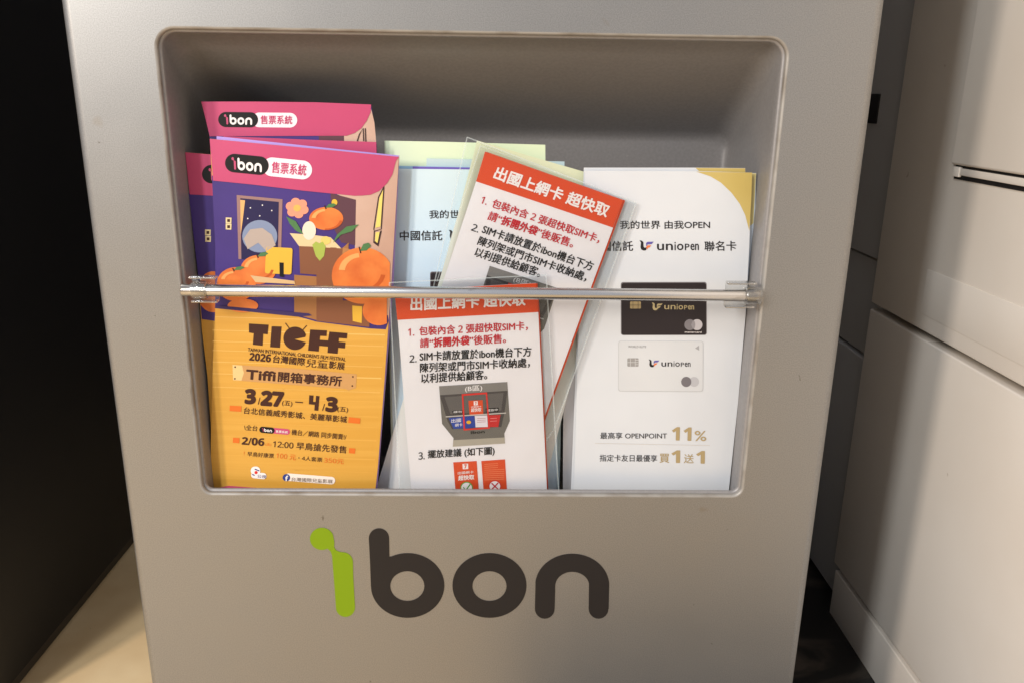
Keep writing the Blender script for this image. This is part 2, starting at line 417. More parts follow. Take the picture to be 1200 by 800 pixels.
sub('window_pane', Z1((769, 552), (767, 585), (776, 592), (784, 550)), ink((226, 206, 110)), 4)
b = sub('badge', pill((289.7, 192.8), 25.6, 10.8, .1), BLACKI, 6)
sub('badge', pill((337, 197.6), 29, 11, .1), ink((240, 222, 230)), 5)
wordmark((289.5, 193.2), 35.5, 14.6, .09, SD, OFF*7, D, PINK, WHITEI)
text('售票系統', (318.2, 202.5), (358.6, 206.2), 13, SD, OFF*7, ink((190, 60, 104)), D, .012)
# picture: doorway on to a night sky, flower, carton of plants, screen, plain orange balls
sub('doorway', Z1((248, 412), (420, 428), (414, 655), (255, 652)), ink((150, 116, 112)), 3)
sub('doorway', Z1((262, 424), (406, 438), (402, 655), (266, 652)), navy, 4)
sub('planet', ell((304.7, 277), 20.5, 19, 30), ink((128, 140, 168)), 5)
sub('planet', Z1((275, 575), (300, 540), (345, 535), (380, 560), (395, 600), (360, 622), (330, 590), (290, 615)), ink((176, 160, 150)), 6)
for q in Z1((300, 460), (345, 450), (380, 470), (290, 500), (335, 490)): sub('star', ell(q, .8, .8, 8), WHITEI, 5)
sub('doorway_glow', Z1((262, 430), (280, 432), (272, 500), (264, 560)), ink((220, 170, 110)), 5)
for (qx, qy) in ((218, 508), (218, 531)): sub('sign_plate', Z1((qx-11, qy-12), (qx+11, qy-11), (qx+10, qy+11), (qx-11, qy+10)), ink((216, 196, 150)), 3); sub('sign_mark', Z1((qx-5, qy-6), (qx+5, qy-6), (qx+5, qy+5), (qx-5, qy+5)), BROWN, 4)
for k in range(6):
    t = k*math.pi/3+.3; c = (348.4+8.2*math.cos(t), 244+7*math.sin(t)); sub('petal', ell(c, 5.6, 5.2, 14), peach, 3 + .1*k)
sub('petal', ell((348.4, 244), 4.4, 4, 14), ink((226, 176, 90)), 4)
sub('lamp_bulb', ell(Z1((615, 440))[0], 3.4, 4, 14), gold, 5)
sub('carton', Z1((482, 603), (645, 610), (640, 718), (486, 706)), brown1, 4)
sub('carton', Z1((645, 610), (668, 590), (664, 690), (640, 718)), brown2, 4)
sub('carton', Z1((447, 555), (482, 603), (640, 612), (600, 570), (520, 560)), ink((222, 196, 150)), 4)
sub('leaf', Z1((610, 590), (625, 560), (660, 530), (706, 522), (680, 548), (640, 560)), greenp, 6)
sub('leaf', Z1((434, 492), (470, 510), (500, 560), (470, 545), (448, 520)), greenp, 6)
sub('leaf', Z1((532, 598), (545, 586), (558, 592), (572, 586), (582, 604), (576, 640), (560, 658), (545, 640)), greenl, 6)
sub('fruit', ell(Z1((584, 500))[0], 20, 13.5, 26), orangep, 5)
sub('fruit', ell(Z1((520, 545))[0], 8, 11, 20), ink((236, 214, 196)), 5.4)
sub('fruit', ell(Z1((582, 582))[0], 6, 5, 14), ink((226, 196, 110)), 5.8)
sub('carton', [(371, 318), (402, 320), (402, 352), (434, 352), (433, 383), (371, 376)], brown1, 4.2)
sub('carton', [(345, 322), (371, 324), (371, 375), (345, 368)], brown2, 4.1)
sub('carton_tape', [(413, 358), (424.5, 359), (424, 378.5), (413.5, 376)], gold, 5)
sub('screen', pill((327, 305.5), 15.5, 15.5, .05, 5, 2.5), gold, 6)
sub('screen_stand', Z1((409, 664), (425, 665), (425, 718), (410, 717)), BLACKI, 7)
sub('fruit', ell((303, 316), 21, 17, 30), orangep, 4.6)
sub('fruit', ell((277, 333), 23, 20, 30), orangep, 5.2)
sub('table_top', Z1((300, 712), (465, 733), (468, 745), (320, 738)), ink((210, 176, 130)), 7)
sub('fruit', [(p[0], p[1]) for p in ell((425, 323), 36, 33, 40) if p[0] < 458.4], orangep, 5.2)
sub('fruit', [p for p in ell((444, 364), 19, 17, 30) if p[0] < 455.3], orangep, 5.4)
sub('fruit', ell((285, 358), 18, 8, 24), orangep, 5.4)
hl = ink((242, 164, 96)); dk_o = ink((190, 88, 38))
for (fx, fy, rx, ry) in ((382.5, 256.5, 20, 13.5), (303, 314, 19, 14), (275, 328, 18, 12), (423, 318, 30, 25)):
    sub('fruit_sheen', arc(fx, fy, rx*.86, ry*.86, 185, 265, 12) + arc(fx, fy, rx*.62, ry*.66, 265, 185, 12), hl, 6.2)
    sub('fruit_shade', [p for p in arc(fx, fy, rx*.97, ry*.97, 10, 95, 12) + arc(fx, fy, rx*.80, ry*.84, 95, 10, 12) if p[0] < 457], dk_o, 6.0)
    sub('leaf', [(fx-1, fy-ry*.95), (fx+3, fy-ry*1.28), (fx+9, fy-ry*1.34), (fx+12, fy-ry*1.2), (fx+7, fy-ry*.98)], greenp, 6.6)
    sub('stalk', stroke([(fx-2, fy-ry*1.15), (fx, fy-ry*.85)], 1.4), BROWN, 6.8)
sub('carton_flap', [(402, 290), (425, 296), (421, 312), (400, 323)], ink((176, 122, 76)), 4.4)
sub('floor_shade', [(252.5, 357.5), (330, 364.5), (362, 367), (366, 369.5), (350, 371), (252.3, 361)], ink((60, 46, 96)), 5.8)
for k in range(15):                                             # pale boards of the printed wood
    y0 = 372+k*13.5+random.uniform(-3, 3); xe = 455-(y0-360)*.078
    sub('board_line', [(252 if y0 < 380 else 249, y0), (xe-2, y0+6+random.uniform(-1, 2)), (xe-2, y0+6.8), (252 if y0 < 380 else 249, y0+.7)], mat('board_line', (226, 182, 98)) if k < 7 else mat('board_line', (214, 162, 70)), .6)
# festival title drawn as blocks
def zt(*p): return ZT(*p)
sub('title_letter', zt((296, 52), (427, 60), (421, 124), (391, 121), (387, 199), (322, 192), (328, 117), (296, 112)), BROWN, 2)
sub('title_letter', zt((448, 70), (514, 72), (503, 212), (438, 208)), BROWN, 2)
cc = (604, 150); sub('title_letter', zt(*([(600, 156)] + arc(604, 150, 77, 77, 20, 343, 40) + [(672, 142)])), BROWN, 2)
sub('title_letter', stroke(zt((540, 48), (566, 84)), 1), BROWN, 2); sub('title_letter', stroke(zt((683, 64), (655, 96)), 1), BROWN, 2)
sub('title_letter', zt((706, 92), (818, 98), (815, 136), (772, 134), (769, 160), (826, 164), (834, 106), (955, 116), (951, 152), (898, 148), (896, 172), (942, 176), (938, 216), (893, 212), (889, 252), (822, 246), (825, 204), (766, 199), (763, 237), (692, 231)), BROWN, 2)
text("TAIWAN INTERNATIONAL CHILDREN'S FILM FESTIVAL", *zt((288, 236), (942, 302)), 4.4, SD, OFF*2, BROWN, D, .012)
text('2026', *zt((298, 296), (440, 308)), 9, SD, OFF*2, BROWN, D, .02)
text('台灣國際', *zt((455, 310), (668, 332)), 9, SD, OFF*2, BROWN, D, .02)
text('兒童', *zt((676, 340), (822, 352)), 10, SD, OFF*2, BROWN, D, .004)
text('影展', *zt((830, 348), (934, 360)), 8.4, SD, OFF*2, BROWN, D, .02)
sub('printed_plank', zt((186, 325), (600, 350), (1018, 388), (1012, 480), (962, 496), (940, 486), (190, 428)), ink((196, 148, 92)), 1.5)
sub('printed_plank', zt((186, 325), (250, 330), (262, 380), (246, 430), (190, 428)), ink((222, 190, 130)), 1.7)
for q in zt((204, 340), (202, 418), (992, 405), (988, 466)): sub('nail', ell(q, 1, 1, 8), BROWN, 2.5)
text('Tiffi', *zt((278, 418), (470, 432)), 10.5, SD, OFF*2.5, BROWN, D, .04)
text('開箱事務所', *zt((490, 436), (914, 468)), 11.5, SD, OFF*2.5, BROWN, D, .03)
text('3', *zt((272, 582), (336, 584)), 16, SD, OFF*2, BROWN, D, .05)
text('/', *zt((356, 590), (372, 590)), 8, SD, OFF*2, BROWN, D, .01)
text('27', *zt((378, 592), (520, 602)), 16, SD, OFF*2, BROWN, D, .05)
text('(五)', *zt((516, 600), (584, 608)), 6.6, SD, OFF*2, BROWN, D, .01)
sub('dash', zt((606, 570), (658, 574), (658, 581), (606, 577)), BROWN, 2)
sub('title_number', zt((700, 528), (728, 530), (725, 572), (742, 573), (745, 532), (768, 534), (760, 632), (734, 630), (736, 592), (697, 588)), BROWN, 2)
text('/', *ZU((786, 60), (802, 61)), 8, SD, OFF*2, BROWN, D, .01)
text('3', *ZU((812, 62), (882, 67)), 16, SD, OFF*2, BROWN, D, .05)
text('(五)', *ZU((886, 70), (958, 77)), 6.6, SD, OFF*2, BROWN, D, .01)
text('台北信義威秀影城、美麗華影城', *ZU((260, 80), (950, 142)), 7.6, SD, OFF*2, BROWN, D, .014)
om = ink((216, 110, 38))
for pl in (((168, 26), (246, 30), (244, 68), (166, 62)), ((964, 103), (1042, 111), (1040, 148), (960, 141)), ((190, 240), (233, 243), (231, 278), (188, 274)), ((967, 310), (1009, 313), (1006, 348), (964, 344))):
    sub('orange_block', ZU(*pl), om, 2)
text('\\全台', *ZU((262, 190), (352, 197)), 6.4, SD, OFF*2, BROWN, D)
sub('badge', pill(ZU((417, 190))[0], 9, 3.6, .09), BLACKI, 2.6); sub('badge', pill(ZU((510, 198))[0], 10.5, 3.3, .09), PINK, 2)
wordmark(ZU((418, 190))[0], 11.5, 4, .09, SD, OFF*3.4, D, PINK, WHITEI)
text('售票系統', *ZU((475, 206), (556, 213)), 3, SD, OFF*3, WHITEI, D)
text('機台／網路 同步開賣!/', *ZU((580, 222), (946, 256)), 6.6, SD, OFF*2, BROWN, D)
text('2/06', *ZU((248, 286), (396, 296)), 8.8, SD, OFF*2, BROWN, D, .02)
text('(五)', *ZU((405, 296), (444, 299)), 3.4, SD, OFF*2, om, D, .0)
text('12:00 早鳥搶先發售', *ZU((456, 306), (946, 346)), 8.6, SD, OFF*2, BROWN, D, .014)
text('!', *ZU((262, 358), (266, 358)), 4.4, SD, OFF*2, om, D)
text('早鳥好康票', *ZU((284, 364), (462, 378)), 5.4, SD, OFF*2, BROWN, D)
text('100 元', *ZU((478, 378), (608, 392)), 6.2, SD, OFF*2, om, D)
text('・4人套票', *ZU((625, 390), (786, 404)), 5.2, SD, OFF*2, BROWN, D)
text('350元', *ZU((798, 408), (930, 418)), 6, SD, OFF*2, om, D)
sub('mark', pill(ZU((340, 462))[0], 5.6, 5, 0, 6), WHITEI, 2); sub('mark', pill(ZU((362, 494))[0], 9, 3.6, .1, 6), WHITEI, 2.4)
sub('mark', ell(ZU((344, 473))[0], 1.9, 1.9, 12), ink((214, 48, 44)), 3); sub('mark', stroke(ZU((335, 450), (366, 462)), 1.2), ink((50, 46, 120)), 3)
sub('mark', stroke(ZU((318, 484), (334, 492)), 1.2), ink((50, 46, 120)), 3.2); text('公視', *ZU((352, 506), (410, 513)), 3.8, SD, OFF*3.2, ink((60, 50, 110)), D)
sub('badge', pill(ZU((705, 516))[0], 29.5, 4.4, .08), ink((240, 226, 214)), 2)
sub('badge', ell(ZU((547, 507))[0], 4.4, 4.2, 20), ink((44, 62, 130)), 3); text('f', *ZU((540, 528), (556, 529)), 6, SD, OFF*4, WHITEI, D, .03)
text('台灣國際兒童影展', *ZU((580, 530), (856, 546)), 4.6, SD, OFF*3, ink((120, 104, 90)), D)
sub('footer_band', [(256, 572)] + ZU((110, 572), (160, 562), (500, 588), (700, 600), (900, 640), (900, 690)) + [(254, 596)], PINK, 2)

# sheet right behind it, only its lilac top edge shows
S_ = Surf(.0165, .015, bow=.0016, xc=-.12)
leaflet('leaflet', 'leaflet showing only a thin lilac top edge right behind the frontmost pink leaflet', [(253.8, 160), (330, 168), (400, 175.6), (468, 182.6), (461, 334), (440, 598), (256, 598), (256, 300)], S_, lilac, GP)
# left one
S2 = Surf(.0235, .02, bow=.0008, xc=-.15)
Cc = leaflet('leaflet', 'leftmost pink and violet leaflet, lower than the rest, mostly hidden behind the frontmost one', [
    (217.2, 178.8), (300, 186), (400, 195), (430, 198), (424, 400), (420, 598), (249, 598), (247, 500), (243, 440), (236.5, 386), (231.9, 319), (224, 235)], S2, yellow, GP)
sub('violet_scene', [(221, 226), (340, 232), (425, 240), (424, 400), (236.5, 374), (231.9, 319)], blue_p, 1, S2, Cc)
sub('header_band', [(217.2, 178.8), (300, 186), (400, 195), (430, 198), (428, 240), (222.4, 228)], PINK, 2, S2, Cc)
sub('badge', pill((262.5, 205.5), 25.6, 10.8, .08), BLACKI, 3, S2, Cc)
wordmark((262.5, 206), 35.5, 14.6, .08, S2, OFF*4, Cc, PINK, WHITEI)
for (qx, qy) in ((140, 553), (141, 577)):
    sub('sign_plate', Z1((qx-11, qy-12), (qx+11, qy-11), (qx+10, qy+11), (qx-11, qy+10)), ink((216, 196, 150)), 2, S2, Cc); sub('sign_mark', Z1((qx-5, qy-6), (qx+5, qy-6), (qx+5, qy+5), (qx-5, qy+5)), BROWN, 3, S2, Cc)
sub('fruit', [p for p in ell((250, 342), 19, 24, 30) if p[0] > 234 - (330-p[1])*.02], orangep, 2, S2, Cc)
# second behind
S3 = Surf(.0265, .02, bow=.0008, xc=-.12)
Bk = leaflet('leaflet', 'leaflet with only a plain pink strip showing between the frontmost and the tallest festival leaflets', [
    (262, 160), (375, 164.6), (440.8, 166.8), (446, 300), (436, 598), (262, 598), (258, 300)], S3, PINK, GP)
# tallest at the back
S4 = Surf(.031, .02, bow=.0012, xc=-.12)
A = leaflet('leaflet', 'tallest pink festival leaflet at the back left, its header badge visible above the others', [
    (236, 119.4), (300, 119.4), (370, 120.2), (435, 122.8), (438, 145), (441.5, 170), (446, 300), (438, 598), (262, 598), (262, 300), (246, 162), (240, 135)], S4, blue_p, GP)
sub('beige_wall', Z1((640, 188), (752, 90), (764, 140), (771, 215), (640, 215)), beige_p, 1, S4, A)
sub('brown_wall', Z1((556, 188), (650, 188), (650, 215), (556, 215)), ink((92, 60, 70)), 2, S4, A)
sub('header_band', [(236, 119.4), (300, 119.4), (370, 120.2), (435, 122.8)] + Z1((750, 102), (735, 135), (715, 162), (690, 180), (660, 190), (150, 192)) + [(246, 160), (240, 135)], PINK, 3, S4, A)
sub('window_bar', stroke(Z1((700, 210), (708, 185), (722, 162), (724, 210)), 1.2), ink((58, 40, 40)), 4, S4, A)
sub('window_bar', stroke(Z1((730, 162), (732, 212)), 1.2), ink((58, 40, 40)), 4, S4, A)
sub('badge', pill((279.4, 140.5), 23.3, 8.8, .01), BLACKI, 5, S4, A)
sub('badge', pill((322, 141), 26.5, 8.6, .01), ink((240, 222, 230)), 4, S4, A)
wordmark((279.4, 140.5), 33, 12, .01, S4, OFF*6, A, PINK, WHITEI)
text('售票系統', (305.6, 145.6), (342.6, 145.8), 10, S4, OFF*6, ink((190, 60, 104)), A, .012)

# ------------------------------------------------------------------ card leaflets (right and middle)
GU = 'pale bank card leaflets in the middle and right of the bin'
def grad(name, stops, z0, z1, x0=None, x1=None, cc=None):
    """printed gradient running up the sheet"""
    m = mat(name, stops[0], .4); nt = m.node_tree; tc = nt.nodes.new('ShaderNodeTexCoord'); sp = nt.nodes.new('ShaderNodeSeparateXYZ')
    nt.links.new(tc.outputs['Object'], sp.inputs[0])
    n1 = nt.nodes.new('ShaderNodeTexNoise'); n1.inputs['Scale'].default_value = 14; nt.links.new(tc.outputs['Object'], n1.inputs['Vector'])
    a = nt.nodes.new('ShaderNodeMapRange'); a.inputs['From Min'].default_value = z0; a.inputs['From Max'].default_value = z1
    if x0 is not None:
        mm = nt.nodes.new('ShaderNodeMath'); mm.operation = 'MULTIPLY_ADD'; mm.inputs[1].default_value = x0; nt.links.new(sp.outputs[0], mm.inputs[0]); nt.links.new(sp.outputs[2], mm.inputs[2]); src = mm.outputs[0]
    else: src = sp.outputs[2]
    nt.links.new(src, a.inputs[0])
    ad = nt.nodes.new('ShaderNodeMath'); ad.operation = 'MULTIPLY_ADD'; ad.inputs[1].default_value = .3; nt.links.new(n1.outputs[0], ad.inputs[0]); nt.links.new(a.outputs[0], ad.inputs[2])
    sb = nt.nodes.new('ShaderNodeMath'); sb.operation = 'SUBTRACT'; sb.inputs[1].default_value = .15; nt.links.new(ad.outputs[0], sb.inputs[0])
    r = nt.nodes.new('ShaderNodeValToRGB'); e = r.color_ramp.elements
    while len(e) < len(stops): e.new(.5)
    for i, s in enumerate(stops): e[i].position = i/(len(stops)-1); e[i].color = rgb(s)
    nt.links.new(sb.outputs[0], r.inputs[0]); nt.links.new(r.outputs[0], nt.nodes['Principled BSDF'].inputs['Base Color'])
    bump(m, noise(m, 15, 2), .42, .0014); return m
white_p = paper('paper_white', (210, 213, 217), (202, 205, 209))
corner_y = paper('corner_yellow', (196, 174, 104), (186, 162, 86)); paleb = paper('paper_pale_blue', (200, 214, 228), (188, 202, 218)); shaded_p = paper('paper_shaded', (176, 174, 176))  # last one: white paper with the shade of the gap put into its colour
silver_i = paper('card_silver', (206, 208, 210), (196, 198, 201), .35); card_k = paper('card_black', (44, 38, 42), (36, 31, 34), .35); golds = ink((168, 148, 108))
def unimark(fr, o, s, S, par, lvl, dark, c2, c3):
    def q(*p): return fr(*[(o[0]+x*s, o[1]+y*s) for x, y in p])
    decal('emblem', q((0, 0), (10, 2), (16, 8), (17, 28), (22, 32), (30, 30), (28, 42), (18, 44), (8, 40), (4, 30), (6, 10)), S, OFF*lvl, dark, par)
    decal('emblem', q((28, 12), (34, 7), (60, 6), (52, 16), (34, 18), (28, 26)), S, OFF*lvl, c2, par)
    decal('emblem', q((28, 30), (32, 22), (50, 21), (42, 31), (36, 32), (32, 40)), S, OFF*lvl, c3, par)
def unitext(fr, x0, y0, x1, y1, h, S, lv, m, par):
    X_ = lambda t: x0+(x1-x0)*t
    for st, a, b2, hh in (('un', 0, .375, h*.78), ('i', .42, .445, h), ('o', .48, .63, h*.78), ('P', .67, .775, h*.78), ('en', .805, 1, h*.78)):
        text(st, *fr((X_(a), y0+(y1-y0)*a), (X_(b2), y0+(y1-y0)*b2)), hh, S, OFF*lv, m, par, .012)
def card_leaflet(S, par, dx=0, dy=0, full=True):
    def s5(*p): return [(a+dx, b_+dy) for a, b_ in Z5(*p)]
    def sc(*p): return [(a+dx, b_+dy) for a, b_ in ZC(*p)]
    def sv(*p): return [(a+dx, b_+dy) for a, b_ in ZV(*p)]
    ki = ink((32, 29, 32))
    text('我的世界 由我OPEN', *s5((315, 322), (698, 321)), 9.6, S, OFF*2, ki, par, .012)
    text('中國信託', *s5((190, 416), (370, 415)), 11.5, S, OFF*2, ki, par, .014)
    unimark(s5, (398, 370), 1, S, par, 2, ki, ink((96, 88, 160)), ink((222, 120, 70)))
    unitext(s5, 473, 412, 650, 412, 9.4, S, 2, ki, par)
    text('聯名卡', *s5((675, 416), (810, 414)), 11.4, S, OFF*2, ki, par, .012)
    # black card
    decal('card_picture', [pp for pp in sc(*pill((415, 222), 268, 165, -.002, 5, 14))], S, OFF*1.6, ink((110, 106, 108)), par)
    decal('card_picture', sc(*pill((415, 224), 264, 161, -.002, 5, 14)), S, OFF*2.2, card_k, par)
    decal('card_chip', sc(*pill((238, 200), 34, 22, 0, 4, 6)), S, OFF*3, golds, par)
    for l in (((222, 178), (222, 222)), ((254, 178), (254, 222)), ((204, 200), (272, 200))): decal('chip_line', stroke(sc(*l), .4), S, OFF*4, card_k, par)
    gi = ink((186, 170, 128)); unimark(sc, (340, 184), 1.12, S, par, 3, gi, gi, gi)
    unitext(sc, 418, 226, 603, 228, 6.2, S, 3, gi, par)
    if full:
        decal('card_mark', sc(*ell((577, 322), 34, 34, 24)), S, OFF*3, ink((124, 120, 124)), par)
        decal('card_mark', sc(*ell((622, 322), 34, 34, 24)), S, OFF*3.6, ink((186, 182, 186)), par)
        decal('card_mark', sc(*ell((600, 322), 11, 26, 16)), S, OFF*4.2, ink((146, 142, 146)), par)
        text('mastercard', *sc((546, 372), (650, 373)), 1.9, S, OFF*3, WHITEI, par, .01)
        # silver card
        decal('card_picture', sc(*pill((396, 580), 266, 158, .004, 5, 16)), S, OFF*1.6, ink((188, 190, 192)), par)
        decal('card_picture', sc(*pill((396, 579), 262, 154, .004, 5, 16)), S, OFF*2.2, silver_i, par)
        decal('card_chip', sc(*pill((222, 555), 35, 26, 0, 4, 6)), S, OFF*3, ink((150, 148, 146)), par)
        for l in (((206, 530), (206, 580)), ((236, 530), (236, 580)), ((188, 555), (257, 555)), ((236, 540), (257, 540)), ((236, 568), (257, 568))): decal('chip_line', stroke(sc(*l), .5), S, OFF*4, ink((206, 206, 206)), par)
        unimark(sc, (320, 536), 1.12, S, par, 3, ki, ink((96, 88, 160)), ink((222, 120, 70)))
        unitext(sc, 400, 580, 581, 582, 6.2, S, 3, ki, par)
        text('WORLD ELITE', *sc((192, 464), (304, 465)), 2.4, S, OFF*3, ink((110, 108, 110)), par, .0)
        decal('contactless_mark', sc((610, 468), (634, 450), (636, 482), (622, 474)), S, OFF*3, ink((160, 160, 162)), par)
        decal('card_mark', sc(*ell((555, 676), 32, 32, 24)), S, OFF*3, ink((112, 108, 112)), par)
        decal('card_mark', sc(*ell((604, 676), 31, 31, 24)), S, OFF*2.8, ink((178, 178, 182)), par)
        text('最高享 OPENPOINT', *sv((85, 212), (578, 212)), 7.6, S, OFF*2, ki, par, .006)
        text('11', *sv((615, 220), (755, 224)), 15, S, OFF*2, golds, par, .02)
        text('%', *sv((782, 226), (868, 228)), 11.8, S, OFF*2, golds, par, .01)
        decal('rule', sv((45, 243), (895, 259), (895, 262), (45, 246)), S, OFF*1.5, ink((196, 190, 182)), par)
        text('指定卡友日最優享', *sv((80, 378), (505, 381)), 8, S, OFF*2, ki, par, .006)
        text('買', *sv((523, 388), (595, 389)), 10.6, S, OFF*2, golds, par, .012)
        text('1', *sv((612, 387), (672, 388)), 14.2, S, OFF*2, golds, par, .02)
        text('送', *sv((703, 391), (775, 392)), 10.6, S, OFF*2, golds, par, .006)
        text('1', *sv((795, 392), (855, 393)), 14.2, S, OFF*2, golds, par, .02)
SR = Surf(.0245, .012, bow=.0012, xc=.12, rip=.0002, ph=1)
Rr = leaflet('leaflet', 'frontmost white leaflet at the right, a black and a silver bank card printed on it', [
    (685.4, 200.5), (760, 200.5), (820, 201), (881, 202.6), (878, 290), (874, 366), (865, 470), (853.8, 577), (852, 600), (671.5, 600), (672.5, 574), (677.5, 400), (682, 290)], SR, white_p, GU)
decal('yellow_corner', Z5((640, 78), (878, 82), (874, 200), (866, 330), (858, 300), (848, 262), (825, 215), (790, 168), (745, 125), (700, 98)), SR, OFF*1, corner_y, Rr)
card_leaflet(SR, Rr)
for k, (pl, y0, m_, lab) in enumerate((
    ([(684.2, 196.8), (817, 196.8), (873.4, 197.4), (874, 300), (868, 430), (850, 600), (668, 600), (676, 400)], .028, white_p, 'white leaflet with a yellow corner peeking above the frontmost right leaflet'),
    ([(800, 202), (886.3, 203.2), (883, 300), (878.5, 372), (870, 470), (861.6, 577), (859, 600), (690, 600), (700, 300)], .0315, paleb, 'pale blue edged leaflet sticking out on the right behind the frontmost white one'),
    ([(690, 230), (780, 232), (778, 600), (659.5, 600), (660, 500), (662, 400)], .035, shaded_p, 'shaded leaflet whose left edge shows in the gap left of the white bank card leaflet'))):
    S = Surf(y0, .012, bow=.0012, xc=.12)
    o = leaflet('leaflet', lab, pl, S, m_, GU)
    if k == 0: decal('yellow_corner', [(815, 197), (873.2, 197.6), (874, 300), (872, 320), (850, 230)], S, OFF, corner_y, o)
    if k == 1: decal('yellow_corner', [(820, 202.6), (886.1, 203.4), (882.8, 262), (872, 270), (850, 230)], S, OFF, paper('corner_pale_yellow', (204, 190, 130)), o)
# middle group
gM = grad('gradient_blue_cream', [(198, 218, 232), (196, 218, 234), (206, 224, 228), (232, 234, 204)], .30, .56, .9)
SM = Surf(.0405, .012, bow=.001, xc=-.03)
Mm = leaflet('leaflet', 'pale blue bank card leaflet behind the red SIM packets, next to the pink leaflets', [
    (463, 198), (550, 199), (657, 202), (656, 330), (652, 598), (463, 598), (460, 490), (456, 349), (459, 270)], SM, gM, GU)
card_leaflet(SM, Mm, -223.5, -12.3, full=False)
SM4 = Surf(.0430, .012, bow=.001, xc=-.03)
m4 = leaflet('leaflet', 'leaflet showing a thin purple top edge just above the pale blue bank card leaflet', [(462, 194.6), (540, 196), (659, 199), (650, 598), (466, 598), (462, 350)], SM4, paper('paper_sky', (150, 190, 220)), GU)
decal('purple_edge', [(483.6, 195.4), (540, 196.4), (560, 196.8), (560, 202), (483.6, 201)], SM4, OFF, ink((112, 94, 176)), m4)
gM2 = grad('gradient_green_blue', [(222, 232, 214), (216, 230, 200), (214, 226, 190), (186, 208, 200)], .36, .60, .9)
leaflet('leaflet', 'tallest pale green and cream leaflet at the back of the middle stack', [(450.5, 165.2), (520, 166.5), (639, 170), (640, 300), (634, 598), (460, 598), (455, 350)], Surf(.052, .012, xc=-.03), gM2, GU)
leaflet('leaflet', 'pale blue leaflet whose top right corner shows behind the tilted SIM packet', [(500, 186), (661.5, 189.6), (662, 300), (655, 598), (480, 598)], Surf(.049, .012, xc=-.02), paper('paper_blue_green', (190, 210, 212), (176, 198, 204)), GU)
gT = grad('gradient_white_green', [(216, 216, 216), (216, 219, 214), (216, 220, 206), (210, 215, 170)], .28, .52, .3)
ST = Surf(.0365, .012, bow=.0005, xc=-.02)
leaflet('leaflet', 'tilted leaflet, white below and yellow green at the top, right behind the tilted SIM packet', [
    (559, 165), (620, 183), (684, 201.5), (733, 216), (700, 330), (640, 560), (630, 585), (437, 585), (440.5, 573), (461.5, 503), (492, 405), (514, 332), (537, 250)], ST, gT, GU)

# ------------------------------------------------------------------ SIM card packets in clear sleeves
GS = 'red headed SIM card packets in clear sleeves'
sleeve = bpy.data.materials.new('sleeve_film'); sleeve.use_nodes = True
nt = sleeve.node_tree; nt.nodes.clear(); out = nt.nodes.new('ShaderNodeOutputMaterial'); mx = nt.nodes.new('ShaderNodeMixShader')
tr = nt.nodes.new('ShaderNodeBsdfTransparent'); tr.inputs[0].default_value = (.975, .99, .995, 1)
gl = nt.nodes.new('ShaderNodeBsdfGlossy'); gl.inputs['Roughness'].default_value = .16
lw = nt.nodes.new('ShaderNodeFresnel'); lw.inputs[0].default_value = 1.45
tcn = nt.nodes.new('ShaderNodeTexCoord'); nz = nt.nodes.new('ShaderNodeTexNoise'); nz.inputs['Scale'].default_value = 35; nz.inputs['Detail'].default_value = 3
nt.links.new(tcn.outputs['Object'], nz.inputs['Vector']); bp = nt.nodes.new('ShaderNodeBump'); bp.inputs['Strength'].default_value = .6; bp.inputs['Distance'].default_value = .002
nt.links.new(nz.outputs[0], bp.inputs['Height']); nt.links.new(bp.outputs[0], gl.inputs['Normal']); nt.links.new(bp.outputs[0], lw.inputs['Normal'])
hf = nt.nodes.new('ShaderNodeMath'); hf.operation = 'MULTIPLY'; hf.inputs[1].default_value = .4; nt.links.new(lw.outputs[0], hf.inputs[0])
nt.links.new(hf.outputs[0], mx.inputs[0]); nt.links.new(tr.outputs[0], mx.inputs[1]); nt.links.new(gl.outputs[0], mx.inputs[2]); nt.links.new(mx.outputs[0], out.inputs[0])
seam = bpy.data.materials.new('sleeve_seam'); seam.use_nodes = True
nt = seam.node_tree; b0 = nt.nodes['Principled BSDF']; b0.inputs['Base Color'].default_value = (.62, .68, .68, 1); b0.inputs['Roughness'].default_value = .15
mx = nt.nodes.new('ShaderNodeMixShader'); tr = nt.nodes.new('ShaderNodeBsdfTransparent'); mx.inputs[0].default_value = .4
nt.links.new(tr.outputs[0], mx.inputs[1]); nt.links.new(b0.outputs[0], mx.inputs[2]); nt.links.new(mx.outputs[0], nt.nodes['Material Output'].inputs[0])
pinkw = paper('card_white', (232, 228, 230), (226, 222, 224))
